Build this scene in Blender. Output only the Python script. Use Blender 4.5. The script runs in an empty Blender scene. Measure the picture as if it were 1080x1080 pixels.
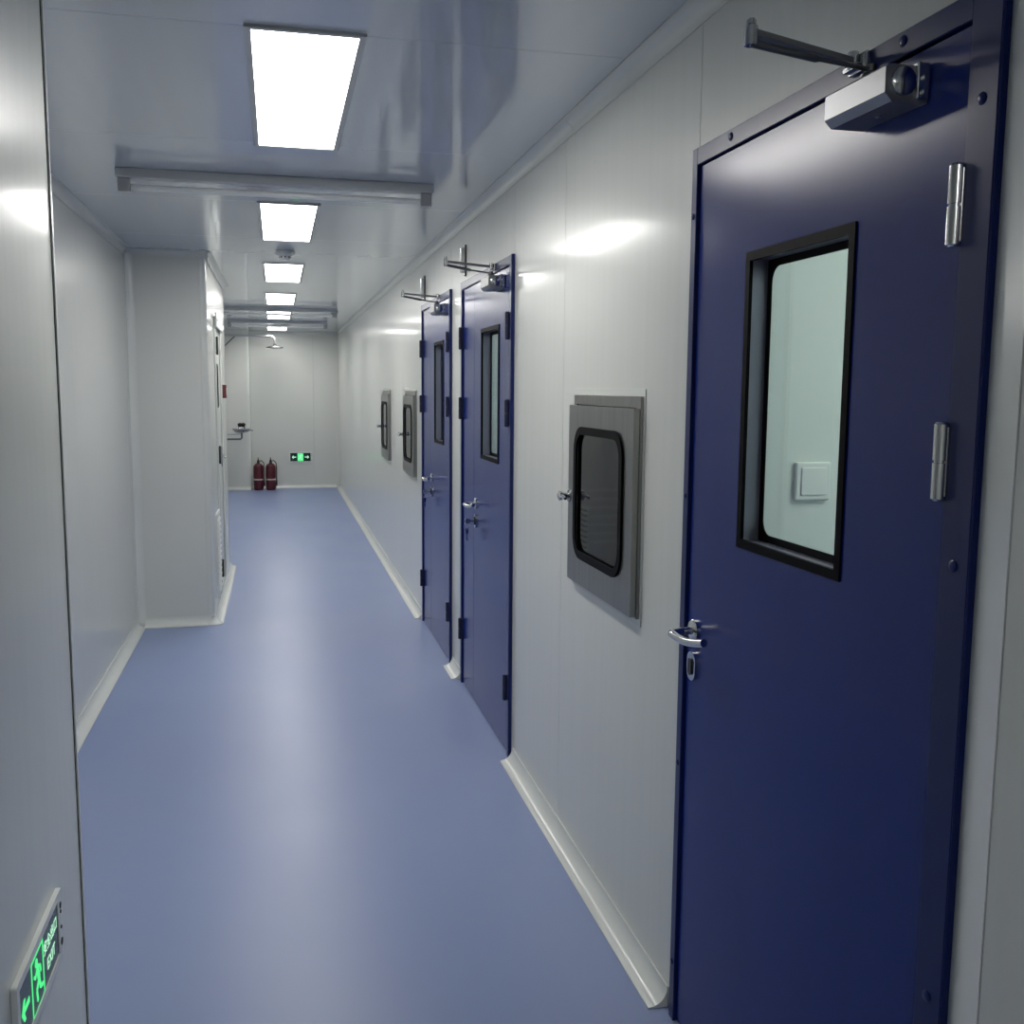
import bpy, bmesh, math, random
from mathutils import Vector, Matrix
random.seed(7)
SC = bpy.context.scene
COL = SC.collection
PI = math.pi

# ------------------------------------------------------------------ camera
CAM_H = 1.55
YAW, PITCH, ROLL = math.radians(13.137), math.radians(6.953), math.radians(0.4486)
fw = Vector((math.sin(YAW)*math.cos(PITCH), math.cos(YAW)*math.cos(PITCH), -math.sin(PITCH)))
rt = Vector((math.cos(YAW), -math.sin(YAW), 0))
up = rt.cross(fw)
r2 = rt*math.cos(ROLL) + up*math.sin(ROLL)
u2 = -rt*math.sin(ROLL) + up*math.cos(ROLL)
cam_d = bpy.data.cameras.new('camera')
cam_d.sensor_width = 36.0
cam_d.lens = 36.0*1058.4/1080.0
cam_d.clip_start = 0.02
cam = bpy.data.objects.new('camera', cam_d)
cam.matrix_world = Matrix(((r2.x, u2.x, -fw.x, 0), (r2.y, u2.y, -fw.y, 0), (r2.z, u2.z, -fw.z, CAM_H), (0, 0, 0, 1)))
COL.objects.link(cam)
SC.camera = cam

# ------------------------------------------------------------------ world, exposure, lamp strengths
world = bpy.data.worlds.new('world'); SC.world = world; world.use_nodes = True
world.node_tree.nodes['Background'].inputs[0].default_value = (0.6, 0.65, 0.7, 1)
world.node_tree.nodes['Background'].inputs[1].default_value = 0.05
SC.view_settings.view_transform = 'Standard'
SC.view_settings.look = 'None'
SC.view_settings.exposure = 0.88
SC.view_settings.gamma = 1.0
SC.view_settings.use_curve_mapping = False
PANEL_EMIT = 9.5          # corridor ceiling panels
ROOM_EMIT = 9.5           # panels in the rooms behind the doors

# ------------------------------------------------------------------ key dimensions (metres)
XR = 0.935       # right wall face
XN = -0.477       # near left wall face
YN = 2.43        # end of the near left wall
XL = -0.91       # recessed left wall face
XB = -0.43       # side of the boxed-out column
YB0, YB1 = 6.76, 8.97
YF = 15.97       # far wall
YK = -4.2        # wall behind the camera
ZC = 2.40        # ceiling
WT = 0.05        # panel thickness

# ------------------------------------------------------------------ materials
def mat(name, base=(0.8, 0.8, 0.8), rough=0.5, metal=0.0, spec=0.5, noise=0.0, nscale=(3, 3, 3), bump=0.0, bscale=(60, 60, 60),
        rnoise=0.0, coat=0.0, crough=0.12, cior=1.5, tint=None):
    m = bpy.data.materials.new(name); m.use_nodes = True
    nt = m.node_tree; b = nt.nodes['Principled BSDF']
    b.inputs['Base Color'].default_value = (*base, 1)
    b.inputs['Roughness'].default_value = rough
    b.inputs['Metallic'].default_value = metal
    b.inputs['Specular IOR Level'].default_value = spec
    b.inputs['Coat Weight'].default_value = coat
    b.inputs['Coat Roughness'].default_value = crough; b.inputs['Coat IOR'].default_value = cior
    if noise or bump or rnoise:
        tc = nt.nodes.new('ShaderNodeTexCoord')
    def nz(scale, detail=4):
        mp = nt.nodes.new('ShaderNodeMapping'); mp.inputs['Scale'].default_value = scale
        nt.links.new(tc.outputs['Object'], mp.inputs['Vector'])
        n = nt.nodes.new('ShaderNodeTexNoise'); n.inputs['Scale'].default_value = 1.0; n.inputs['Detail'].default_value = detail
        nt.links.new(mp.outputs['Vector'], n.inputs['Vector'])
        return n
    if noise:
        n = nz(nscale)
        mx = nt.nodes.new('ShaderNodeMix'); mx.data_type = 'RGBA'
        t = tint or tuple(c*(1-noise) for c in base)
        mx.inputs[6].default_value = (*base, 1); mx.inputs[7].default_value = (*t, 1)
        rp = nt.nodes.new('ShaderNodeValToRGB'); rp.color_ramp.elements[0].position = 0.35; rp.color_ramp.elements[1].position = 0.68
        nt.links.new(n.outputs['Fac'], rp.inputs['Fac'])
        nt.links.new(rp.outputs['Color'], mx.inputs[0])
        nt.links.new(mx.outputs[2], b.inputs['Base Color'])
    if rnoise:
        n = nz(tuple(s*1.7 for s in nscale))
        mr = nt.nodes.new('ShaderNodeMapRange')
        mr.inputs['To Min'].default_value = rough-rnoise; mr.inputs['To Max'].default_value = rough+rnoise
        nt.links.new(n.outputs['Fac'], mr.inputs['Value']); nt.links.new(mr.outputs['Result'], b.inputs['Roughness'])
    if bump:
        n = nz(bscale, 2)
        bp = nt.nodes.new('ShaderNodeBump'); bp.inputs['Strength'].default_value = bump; bp.inputs['Distance'].default_value = 0.002
        nt.links.new(n.outputs['Fac'], bp.inputs['Height']); nt.links.new(bp.outputs['Normal'], b.inputs['Normal'])
    return m

def emit(name, col, s):
    m = bpy.data.materials.new(name); m.use_nodes = True
    nt = m.node_tree; nt.nodes.clear()
    o = nt.nodes.new('ShaderNodeOutputMaterial'); e = nt.nodes.new('ShaderNodeEmission')
    e.inputs['Color'].default_value = (*col, 1); e.inputs['Strength'].default_value = s
    nt.links.new(e.outputs[0], o.inputs['Surface'])
    return m

def glass(name, tint=(0.95, 0.97, 0.96), rough=0.02, ior=1.45):
    m = bpy.data.materials.new(name); m.use_nodes = True
    nt = m.node_tree; nt.nodes.clear()
    o = nt.nodes.new('ShaderNodeOutputMaterial'); mx = nt.nodes.new('ShaderNodeMixShader')
    t = nt.nodes.new('ShaderNodeBsdfTransparent'); g = nt.nodes.new('ShaderNodeBsdfGlossy'); f = nt.nodes.new('ShaderNodeLayerWeight')
    t.inputs['Color'].default_value = (*tint, 1); g.inputs['Roughness'].default_value = rough; f.inputs['Blend'].default_value = 0.5
    f0 = ((ior-1)/(ior+1))**2
    pw = nt.nodes.new('ShaderNodeMath'); pw.operation = 'POWER'; pw.inputs[1].default_value = 5.0
    ma = nt.nodes.new('ShaderNodeMath'); ma.operation = 'MULTIPLY_ADD'; ma.inputs[1].default_value = 1-f0; ma.inputs[2].default_value = f0
    nt.links.new(f.outputs['Facing'], pw.inputs[0]); nt.links.new(pw.outputs[0], ma.inputs[0])
    nt.links.new(ma.outputs[0], mx.inputs[0]); nt.links.new(t.outputs[0], mx.inputs[1]); nt.links.new(g.outputs[0], mx.inputs[2])
    nt.links.new(mx.outputs[0], o.inputs['Surface'])
    return m

M = {}
M['wall'] = mat('coated_wall_panel', (0.66, 0.675, 0.64), 0.32, spec=0.30, noise=0.03, nscale=(2, 30, 0.6), rnoise=0.02, coat=0.6, crough=0.135, cior=1.2)
M['ceiling'] = mat('coated_ceiling_panel', (0.54, 0.585, 0.665), 0.22, noise=0.03, nscale=(14, 1, 1), coat=0.8, crough=0.06)
M['seam'] = mat('seam_filler', (0.60, 0.62, 0.62), 0.4)
M['cove'] = mat('white_cove_profile', (0.70, 0.72, 0.69), 0.20, noise=0.03, nscale=(4, 4, 4))
M['floor'] = mat('blue_epoxy_floor', (0.23, 0.295, 0.51), 0.36, noise=0.08, nscale=(1.3, 0.9, 1), rnoise=0.05, tint=(0.25, 0.31, 0.505))
M['blue'] = mat('navy_door_paint', (0.005, 0.022, 0.185), 0.22, spec=0.33, noise=0.10, nscale=(2, 5, 1), rnoise=0.02)
M['blueframe'] = mat('navy_frame_paint', (0.007, 0.016, 0.108), 0.28, spec=0.36, noise=0.08, nscale=(3, 3, 3))
M['rubber'] = mat('black_rubber', (0.002, 0.002, 0.003), 0.5, spec=0.06, noise=0.1, nscale=(9, 9, 9))
M['chrome'] = mat('polished_steel', (0.62, 0.63, 0.64), 0.16, 1.0, noise=0.05, nscale=(20, 20, 20))
M['silver'] = mat('silver_closer_paint', (0.30, 0.30, 0.31), 0.36, 0.75, noise=0.05, nscale=(20, 20, 20))
M['steel'] = mat('brushed_stainless', (0.30, 0.30, 0.29), 0.30, 1.0, noise=0.14, nscale=(60, 60, 1.5), rnoise=0.05)
M['steel_light'] = mat('bright_stainless', (0.60, 0.60, 0.59), 0.30, 1.0, noise=0.08, nscale=(60, 60, 2))
M['dark_steel'] = mat('dark_steel', (0.16, 0.16, 0.17), 0.35, 1.0, noise=0.08, nscale=(20, 20, 20))
M['shadehinge'] = mat('hinge_shade_in_colour', (0.010, 0.013, 0.045), 0.45, noise=0.1, nscale=(20, 20, 20))  # shadow over the double doors' hinges is put into this dark colour
M['reveal'] = mat('painted_metal_reveal', (0.20, 0.21, 0.27), 0.35, 0.5, noise=0.05, nscale=(5, 5, 5))
M['glass'] = glass('window_glass', (0.90, 0.96, 0.93))
M['darkglass'] = glass('tinted_glass', (0.32, 0.33, 0.36), 0.03, 1.5)
M['white'] = mat('white_plastic', (0.74, 0.76, 0.74), 0.35, noise=0.02, nscale=(5, 5, 5))
M['grey'] = mat('grey_plastic', (0.35, 0.36, 0.38), 0.4, noise=0.04, nscale=(8, 8, 8))
M['black'] = mat('black_plastic', (0.012, 0.012, 0.014), 0.4, noise=0.1, nscale=(9, 9, 9))
M['red'] = mat('red_cylinder_paint', (0.085, 0.006, 0.016), 0.30, noise=0.15, nscale=(6, 6, 6))
M['redbox'] = mat('red_plastic', (0.11, 0.02, 0.022), 0.4, noise=0.1, nscale=(9, 9, 9))
M['paper'] = mat('printed_band', (0.55, 0.50, 0.48), 0.6, noise=0.2, nscale=(40, 40, 60))
M['panel'] = emit('led_diffuser', (1.0, 0.985, 0.95), PANEL_EMIT)
M['roompanel'] = emit('room_led_diffuser', (0.97, 1.0, 0.98), ROOM_EMIT)
M['lampframe'] = mat('aluminium_lamp_frame', (0.55, 0.55, 0.52), 0.35, 0.6, noise=0.05, nscale=(9, 9, 9))
M['tube'] = mat('unlit_lamp_tube', (0.80, 0.82, 0.83), 0.10, coat=0.5, noise=0.02, nscale=(9, 9, 9))
M['channel'] = mat('lamp_channel_paint', (0.50, 0.52, 0.55), 0.3, noise=0.03, nscale=(9, 9, 9))
M['signdark'] = mat('sign_dark_green_face', (0.004, 0.045, 0.032), 0.25, noise=0.05, nscale=(9, 9, 9))
M['signgreen'] = emit('sign_lit_green', (0.10, 0.85, 0.28), 0.6)
M['signdim'] = emit('sign_dim_green', (0.02, 0.30, 0.10), 0.35)
M['signwhite'] = emit('sign_lit_white', (0.50, 0.95, 0.66), 0.55)
M['roomwall'] = mat('room_wall_panel', (0.68, 0.72, 0.69), 0.4, noise=0.02, nscale=(2, 2, 2))

# ------------------------------------------------------------------ mesh helpers (all in world coordinates)
def box(bm, x0, x1, y0, y1, z0, z1, bev=0.0, seg=2):
    b = bmesh.new()
    bmesh.ops.create_cube(b, size=1.0)
    for v in b.verts:
        v.co = Vector(((x0+x1)/2+v.co.x*(x1-x0), (y0+y1)/2+v.co.y*(y1-y0), (z0+z1)/2+v.co.z*(z1-z0)))
    if bev > 0:
        bmesh.ops.bevel(b, geom=b.edges[:], offset=bev, segments=seg, affect='EDGES', profile=0.5)
    merge(bm, b)

def merge(bm, b):
    lay = bm.faces.layers.int.get('flat') or bm.faces.layers.int.new('flat')   # marks faces that obj() leaves flat
    b.verts.ensure_lookup_table(); b.verts.index_update()
    vs = [bm.verts.new(v.co) for v in b.verts]
    for f in b.faces:
        bm.faces.new([vs[v.index] for v in f.verts])[lay] = 1
    b.free()

def tube(bm, pts, r, seg=12, cap=True):
    pts = [Vector(p) for p in pts]
    rs = r if isinstance(r, (list, tuple)) else [r]*len(pts)
    rings = []; prev = None
    for i, p in enumerate(pts):
        d = (pts[min(i+1, len(pts)-1)]-pts[max(i-1, 0)]).normalized()
        if prev is None:
            a = Vector((0, 0, 1)) if abs(d.z) < 0.9 else Vector((1, 0, 0))
            n = d.cross(a).normalized()
        else:
            n = (prev-d*prev.dot(d)).normalized()
        prev = n; bb = d.cross(n)
        rings.append([bm.verts.new(p+(n*math.cos(2*PI*k/seg)+bb*math.sin(2*PI*k/seg))*rs[i]) for k in range(seg)])
    for i in range(len(rings)-1):
        for k in range(seg):
            bm.faces.new((rings[i][k], rings[i][(k+1) % seg], rings[i+1][(k+1) % seg], rings[i+1][k]))
    if cap:
        bm.faces.new(rings[0][::-1]); bm.faces.new(rings[-1])

def cyl(bm, p0, p1, r, seg=24):
    tube(bm, [p0, p1], r, seg)

def lathe(bm, prof, c, axis='Z', seg=28):
    c = Vector(c)
    rings = []
    for (r, h) in prof:
        ring = []
        for k in range(seg):
            a = 2*PI*k/seg
            u, v = r*math.cos(a), r*math.sin(a)
            if axis == 'Z': q = Vector((u, v, h))
            elif axis == 'X': q = Vector((h, u, v))
            else: q = Vector((u, h, v))
            ring.append(bm.verts.new(c+q))
        rings.append(ring)
    for i in range(len(rings)-1):
        for k in range(seg):
            bm.faces.new((rings[i][k], rings[i][(k+1) % seg], rings[i+1][(k+1) % seg], rings[i+1][k]))
    bm.faces.new(rings[0][::-1]); bm.faces.new(rings[-1])

def prism(bm, poly, fn, a0, a1):
    """extrude a 2D polygon between a0 and a1; fn(u, v, a) gives the point"""
    A = [bm.verts.new(fn(u, v, a0)) for u, v in poly]
    B = [bm.verts.new(fn(u, v, a1)) for u, v in poly]
    n = len(poly)
    for i in range(n):
        bm.faces.new((A[i], A[(i+1) % n], B[(i+1) % n], B[i]))
    bm.faces.new(A[::-1]); bm.faces.new(B)

def rrect(u0, u1, v0, v1, r, n=6):
    pts = []
    for cu, cv, a0 in ((u1-r, v1-r, 0), (u0+r, v1-r, PI/2), (u0+r, v0+r, PI), (u1-r, v0+r, 1.5*PI)):
        for k in range(n+1):
            a = a0+PI/2*k/n
            pts.append((cu+r*math.cos(a), cv+r*math.sin(a)))
    return pts

def ring(bm, outer, inner, fn, a0, a1):
    """frame between two loops with the same number of points"""
    n = len(outer)
    L = [[bm.verts.new(fn(u, v, a)) for u, v in loop] for loop, a in ((outer, a0), (inner, a0), (inner, a1), (outer, a1))]
    for i in range(n):
        j = (i+1) % n
        for q in range(4):
            w = (q+1) % 4
            bm.faces.new((L[q][i], L[q][j], L[w][j], L[w][i]))

def rect(u0, u1, v0, v1):
    return [(u1, v1), (u0, v1), (u0, v0), (u1, v0)]

FX = lambda u, v, a: Vector((a, u, v))      # plate facing X, (u, v) = (y, z)
FY = lambda u, v, a: Vector((u, a, v))      # plate facing Y, (u, v) = (x, z)
FZ = lambda u, v, a: Vector((u, v, a))      # plate facing Z, (u, v) = (x, y)

ORG = {}
def obj(name, bm, m, parent=None, smooth=True):
    bmesh.ops.recalc_face_normals(bm, faces=bm.faces[:])
    if parent is None:
        xs = [v.co.x for v in bm.verts]; ys = [v.co.y for v in bm.verts]; zs = [v.co.z for v in bm.verts]
        org = Vector(((min(xs)+max(xs))/2, (min(ys)+max(ys))/2, min(zs)))
    else:
        org = ORG[parent.name]
    for v in bm.verts: v.co -= org
    lay = bm.faces.layers.int.get('flat')
    for f in bm.faces:
        f.smooth = smooth and not (lay and f[lay])
    for ed in bm.edges:
        ed.smooth = len(ed.link_faces) == 2 and all(f.smooth for f in ed.link_faces) and ed.calc_face_angle(0) < math.radians(35)
    if lay: bm.faces.layers.int.remove(lay)
    me = bpy.data.meshes.new(name); bm.to_mesh(me); bm.free()
    me.materials.append(M[m])
    o = bpy.data.objects.new(name, me); COL.objects.link(o)
    if parent is None: o.location = org
    else: o.parent = parent
    ORG[o.name] = org
    return o

def empty(name, loc):
    o = bpy.data.objects.new(name, None); COL.objects.link(o)
    o.location = loc; o.empty_display_size = 0.1
    ORG[o.name] = Vector(loc)
    return o

def tag(o, label=None, cat=None, group=None, kind=None):
    if label: o['label'] = label
    if cat: o['category'] = cat
    if group: o['group'] = group
    if kind: o['kind'] = kind
    return o

def B(fn, *a, **k):
    bm = bmesh.new(); fn(bm, *a, **k); return bm

def boxo(name, m, parent, x0, x1, y0, y1, z0, z1, bev=0.0):
    return obj(name, B(box, x0, x1, y0, y1, z0, z1, bev), m, parent)

# ================================================================== STRUCTURE
fl = boxo('floor', 'floor', None, -1.2, 3.3, YK-0.2, YF+0.2, -0.06, 0.0)
tag(fl, 'lavender blue epoxy floor running the length of the corridor', 'floor', kind='structure')

# ceiling: cross panels with fine joints
ce = empty('ceiling', (0, 6, ZC)); tag(ce, 'glossy pale grey panelled ceiling above the corridor', 'ceiling', kind='structure')
y = 2.575-1.165*6
while y < YF+0.1:
    y1 = min(y+1.165, YF+0.15)
    boxo('panel', 'ceiling', ce, XL-0.12, XR+0.06, y+0.0007, y1-0.0007, ZC, ZC+WT, 0.0008)
    y += 1.165
boxo('backing', 'seam', ce, XL-0.12, XR+0.06, YK-0.1, YF+0.15, ZC+0.006+WT, ZC+0.02+WT)

# openings in the right wall -----------------------------------------------------------------
D1 = (1.183, 2.190, 2.088)
D2 = (3.985, 5.150, 2.088)
D3 = (5.470, 6.610, 2.088)
PB = (2.479, 6.885, 8.500)          # near flange edge of each pass box
PBW, PBZ0, PBZ1 = 0.628, 0.922, 1.553

wr = empty('wall_right', (XR, 6, 0)); tag(wr, 'glossy white steel panel wall on the right with blue doors', 'wall', kind='structure')
def wpanel(y0, y1, z0=0.0, z1=ZC, hole=None):
    g = 0.0013
    bm = bmesh.new()
    if hole:
        ring(bm, rect(y0+g, y1-g, z0, z1), rect(*hole), FX, XR, XR+WT)
    else:
        box(bm, XR, XR+WT, y0+g, y1-g, z0, z1)
    return obj('panel', bm, 'wall', wr)
def seam(y, z0=0.0, z1=ZC):
    boxo('seam_strip', 'seam', wr, XR+0.004, XR+WT-0.002, y-0.0018, y+0.0018, z0, z1)
def pbhole(k): return (PB[k]+0.035, PB[k]+PBW-0.035, PBZ0+0.04, PBZ1-0.04)
wpanel(D1[0]+0.01, D1[1]-0.01, D1[2]-0.01)                    # over the near door
wpanel(D1[1]-0.01, 3.262, hole=pbhole(0)); seam(3.262)
wpanel(3.262, D2[0]+0.01)
wpanel(D2[0]+0.01, D2[1]-0.01, D2[2]-0.01); seam(D2[0]+0.01, D2[2], ZC)
wpanel(D2[1]-0.01, D3[0]+0.01)
wpanel(D3[0]+0.01, D3[1]-0.01, D3[2]-0.01)
wpanel(D3[1]-0.01, 7.80, hole=pbhole(1)); seam(7.80)
wpanel(7.80, 9.45, hole=pbhole(2)); seam(9.45)
for a, b in ((9.45, 10.6), (10.6, 11.75), (11.75, 12.9), (12.9, 14.05), (14.05, 15.2), (15.2, YF+0.1)):
    wpanel(a, b)
    if b < 15.9: seam(b)

# near end of the right wall: splayed white strip and the wall that comes towards the viewer
wn = empty('wall_right_near', (0.92, -1.5, 0)); tag(wn, 'grey white wall beside the hinge side of the nearest blue door', 'wall', kind='structure')
boxo('panel', 'wall', wn, 0.905, XR+WT, YK, 1.085, 0, ZC)
t1 = obj('trim_1', B(prism, [(XR+0.02, 1.1835), (XR-0.0005, 1.1835), (0.9035, 1.0865), (XR+0.02, 1.0865)], lambda u, v, a: Vector((u, v, a)), 0, ZC-0.001), 'cove')
tag(t1, 'splayed white jamb strip along the hinge side of the nearest door', 'trim', kind='structure')

# left side -----------------------------------------------------------------------------------
wl = empty('wall_left_near', (XN, 0, 0)); tag(wl, 'satin grey wall at the near left bearing the low exit sign', 'wall', kind='structure')
boxo('panel', 'wall', wl, XL-0.1, XN, YK, YN, 0, ZC)
boxo('edge_trim', 'cove', wl, XN-0.022, XN+0.004, YN+0.0005, YN+0.012, 0, ZC)
boxo('edge_gasket', 'black', wl, XN+0.0001, XN+0.0014, YN-0.0045, YN-0.0003, 0, ZC-0.02)

wm = empty('wall_left', (XL, 9, 0)); tag(wm, 'glossy white recessed wall on the left of the corridor', 'wall', kind='structure')
boxo('panel', 'wall', wm, XL-0.06, XL, YN+0.001, 4.653, 0, ZC)
boxo('panel', 'wall', wm, XL-0.06, XL, 4.656, YB0+0.05, 0, ZC)
for a, b in ((YB1-0.05, 10.6), (10.6, 12.35), (12.35, 14.1), (14.1, YF+0.1)):
    boxo('panel', 'wall', wm, XL-0.06, XL, a+0.001, b-0.001, 0, ZC)

# boxed-out column with rounded corner
wc = empty('wall_left_column', ((XL+XB)/2, YB0, 0)); tag(wc, 'boxed-out white wall column projecting from the left wall', 'wall', kind='structure')
R = 0.04
boxo('front_panel', 'wall', wc, XL-0.01, XB-R, YB0, YB0+WT, 0, ZC)
boxo('rear_panel', 'wall', wc, XL-0.01, XB-0.01, YB1-WT, YB1, 0, ZC)
corner = [(XB-R, YB0)]+[(XB-R+R*math.sin(PI/2*k/8), YB0+R-R*math.cos(PI/2*k/8)) for k in range(1, 9)]+[(XB-0.012, YB0+R), (XB-R, YB0+R-0.012+0.0)]
obj('corner_profile', B(prism, [(XB-R+0.001, YB0-0.002)]+[(XB-R+(R+0.003)*math.sin(PI/2*k/10), YB0+R-(R+0.003)*math.cos(PI/2*k/10)) for k in range(1, 11)]+[(XB-0.03, YB0+R), (XB-R+0.001, YB0+0.03)], FZ, 0, ZC), 'wall', wc)

# far wall with pilaster
wf = empty('wall_far', (0, YF, 0)); tag(wf, 'plain pale wall closing the far end of the corridor', 'wall', kind='structure')
for a, b in ((-0.4, 0.55), (0.55, XR+0.05)):
    boxo('panel', 'wall', wf, a+0.001, b-0.001, YF, YF+WT, 0, ZC)
wp = empty('wall_far_pilaster', (-0.66, 15.77, 0)); tag(wp, 'shallow white pilaster behind the eye wash at the far left', 'wall', kind='structure')
boxo('panel', 'wall', wp, XL-0.01, -0.4455, 15.77, YF+WT, 0, ZC)
obj('corner_profile', B(prism, [(-0.445+0.045*math.sin(PI/2*k/8), 15.813-0.045*math.cos(PI/2*k/8)) for k in range(9)]+[(-0.400, YF), (-0.445, YF)], FZ, 0, ZC), 'cove', wp)
bw = boxo('wall_rear', 'wall', None, XN-0.01, XR+0.05, YK-0.05, YK, 0, ZC); tag(bw, 'wall behind the viewer closing the corridor', 'wall', kind='structure')

# side wall of the column with its door opening
DL = (7.52, 8.22, 2.02)
boxo('side_panel', 'wall', wc, XB-WT, XB, YB0+R, DL[0]-0.001, 0, ZC)
boxo('side_panel', 'wall', wc, XB-WT, XB, DL[1]+0.001, YB1, 0, ZC)
boxo('side_panel', 'wall', wc, XB-WT, XB, DL[0], DL[1], DL[2], ZC)
boxo('end_trim', 'lampframe', wc, XB-0.004, XB+0.003, YB1-0.02, YB1+0.004, 0, ZC)

# coves ---------------------------------------------------------------------------------------
def cove_profile(r=0.046, lip=0.004, n=8):
    """(a, h): a = distance from the wall, h = distance from the floor"""
    p = [(0.0, 0.0), (0.0, r+lip+0.004), (lip, r+lip+0.004)]
    for k in range(n+1):
        t = PI/2*k/n
        p.append((lip+r-r*math.cos(t), lip+r-r*math.sin(t)))
    p += [(r+lip+0.004, lip), (r+lip+0.004, 0.0)]
    return p
CP = cove_profile()
CPC = cove_profile(0.036, 0.002)
def cove(name, mkpt, a0, a1, label, prof=CP, parent=None):
    bm = B(prism, prof, mkpt, a0, a1)
    o = obj(name, bm, 'cove', parent)
    if parent is None: tag(o, label, 'baseboard' if 'base' in name else 'trim', kind='structure')
    return o
def rooty(name, loc, label, cat):
    return tag(empty(name, loc), label, cat, kind='structure')
e = 0.0005
br = rooty('baseboard_right', (XR, 6, 0), 'white concave skirting along the foot of the right wall', 'baseboard')
rb = lambda a, h, t: Vector((XR-e-a, t, h+e))
for a, b in ((D1[1]+0.03, D2[0]-0.025), (D2[1]+0.03, D3[0]-0.02), (D3[1]+0.03, 11.6), (11.602, YF-0.05)):
    cove('cove_strip', rb, a, b, None, parent=br)
bl = rooty('baseboard_left', (XL, 5, 0), 'white concave skirting along the recessed left wall', 'baseboard')
lb = lambda a, h, t: Vector((XL+e+a, t, h+e))
cove('cove_strip', lb, YN+0.015, YB0-0.03, None, parent=bl)
cove('cove_strip', lb, YB1+0.01, 15.74, None, parent=bl)
bc = rooty('baseboard_column', (-0.66, YB0, 0), 'white concave skirting wrapped around the boxed-out column', 'baseboard')
cove('cove_strip', lambda a, h, t: Vector((t, YB0-e-a, h+e)), XL+0.045, XB-0.005, None, parent=bc)
cove('cove_strip', lambda a, h, t: Vector((XB+e+a, t, h+e)), YB0+0.005, YB1, None, parent=bc)
bm = bmesh.new()
lathe(bm, [(0.058, 0.0005), (0.058, 0.006), (0.050, 0.012), (0.030, 0.024), (0.018, 0.042), (0.014, 0.056)], (XB-0.004, YB0+0.004, 0))
obj('corner_cap', bm, 'cove', bc)
bf = rooty('baseboard_far', (0, YF, 0), 'white skirting along the foot of the far wall', 'baseboard')
cove('cove_strip', lambda a, h, t: Vector((t, YF-e-a, h+e)), -0.40, XR-0.05, None, parent=bf)
cove('cove_strip', lambda a, h, t: Vector((t, 15.77-e-a, h+e)), XL+0.05, -0.412, None, parent=bf)
# ceiling coves
tr = rooty('trim_2', (XR, 6, ZC-0.055), 'white concave cove where the right wall meets the ceiling', 'trim')
rc = lambda a, h, t: Vector((XR-e-a, t, ZC-e-h))
for a, b in ((1.09, 3.185), (3.187, 6.18), (6.182, 9.18), (9.182, 12.18), (12.182, YF-0.05)):
    cove('cove_strip', rc, a, b, None, CPC, tr)
tl = rooty('trim_3', (XL, 5, ZC-0.055), 'white concave cove where the recessed left wall meets the ceiling', 'trim')
lc = lambda a, h, t: Vector((XL+e+a, t, ZC-e-h))
cove('cove_strip', lc, YN+0.015, YB0-0.05, None, CPC, tl); cove('cove_strip', lc, YB1+0.01, 15.74, None, CPC, tl)
t4 = rooty('trim_4', (-0.66, YB0, ZC-0.055), 'white concave cove around the top of the boxed-out column', 'trim')
cove('cove_strip', lambda a, h, t: Vector((t, YB0-e-a, ZC-e-h)), XL+0.01, XB+0.02, None, CPC, t4)
cove('cove_strip', lambda a, h, t: Vector((XB+0.003+a, t, ZC-e-h)), YB0-0.02, YB1, None, CPC, t4)
t5 = rooty('trim_5', (0, YF, ZC-0.055), 'white concave cove along the top of the far wall', 'trim')
cove('cove_strip', lambda a, h, t: Vector((t, YF-e-a, ZC-e-h)), -0.40, XR-0.01, None, CPC, t5)
cove('cove_strip', lambda a, h, t: Vector((t, 15.77-e-a, ZC-e-h)), XL+0.01, -0.412, None, CPC, t5)
# vertical inner cove where the recessed wall meets the column
t6 = obj('trim_6', B(prism, CP, lambda a, h, t: Vector((XL+e+a, YB0-e-h, t)), 0.004, ZC-0.02), 'cove')
tag(t6, 'upright white cove in the corner between left wall and column', 'trim', kind='structure')
# rooms behind the doors ------------------------------------------------------------------------
def room(n, y0, y1, x1, lights, label):
    r = empty('wall_room_%d' % n, (XR+WT, (y0+y1)/2, 0)); tag(r, label, 'room', kind='structure')
    boxo('side_wall', 'roomwall', r, XR+WT+0.001, x1, y1, y1+0.04, 0, ZC)
    boxo('side_wall', 'roomwall', r, XR+WT+0.001, x1, y0-0.04, y0, 0, ZC)
    boxo('end_wall', 'roomwall', r, x1, x1+0.04, y0-0.04, y1+0.04, 0, ZC)
    boxo('room_ceiling', 'roomwall', r, XR+WT+0.001, x1+0.04, y0-0.04, y1+0.04, ZC, ZC+0.04)
    for (lx, ly) in lights:
        boxo('lamp_panel', 'roompanel', r, lx-0.14, lx+0.14, ly-0.55, ly+0.55, ZC-0.02, ZC-0.002)
room(1, 0.1, 2.24, 2.5, ((1.9, 1.2),), 'pale room seen through the window of the nearest blue door')
room(2, 2.30, 7.0, 3.0, ((1.9, 3.6), (1.9, 5.8)), 'pale room seen through the windows of the two farther blue doors')

# ================================================================== DOORS
def plug(bm, x, y, z, r=0.0085):
    lathe(bm, [(r, 0), (r, -0.0012), (r*0.75, -0.003), (r*0.3, -0.0036)], (x, y, z), 'X', 16)

def leaf_with_window(name, y0, y1, z0, z1, win, parent, xf):
    bm = bmesh.new()
    th = 0.048
    if win:
        ring(bm, rect(y0, y1, z0, z1), rect(*win), FX, xf, xf+th)
    else:
        box(bm, xf, xf+th, y0, y1, z0, z1)
    return obj(name, bm, 'blue', parent)

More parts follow.
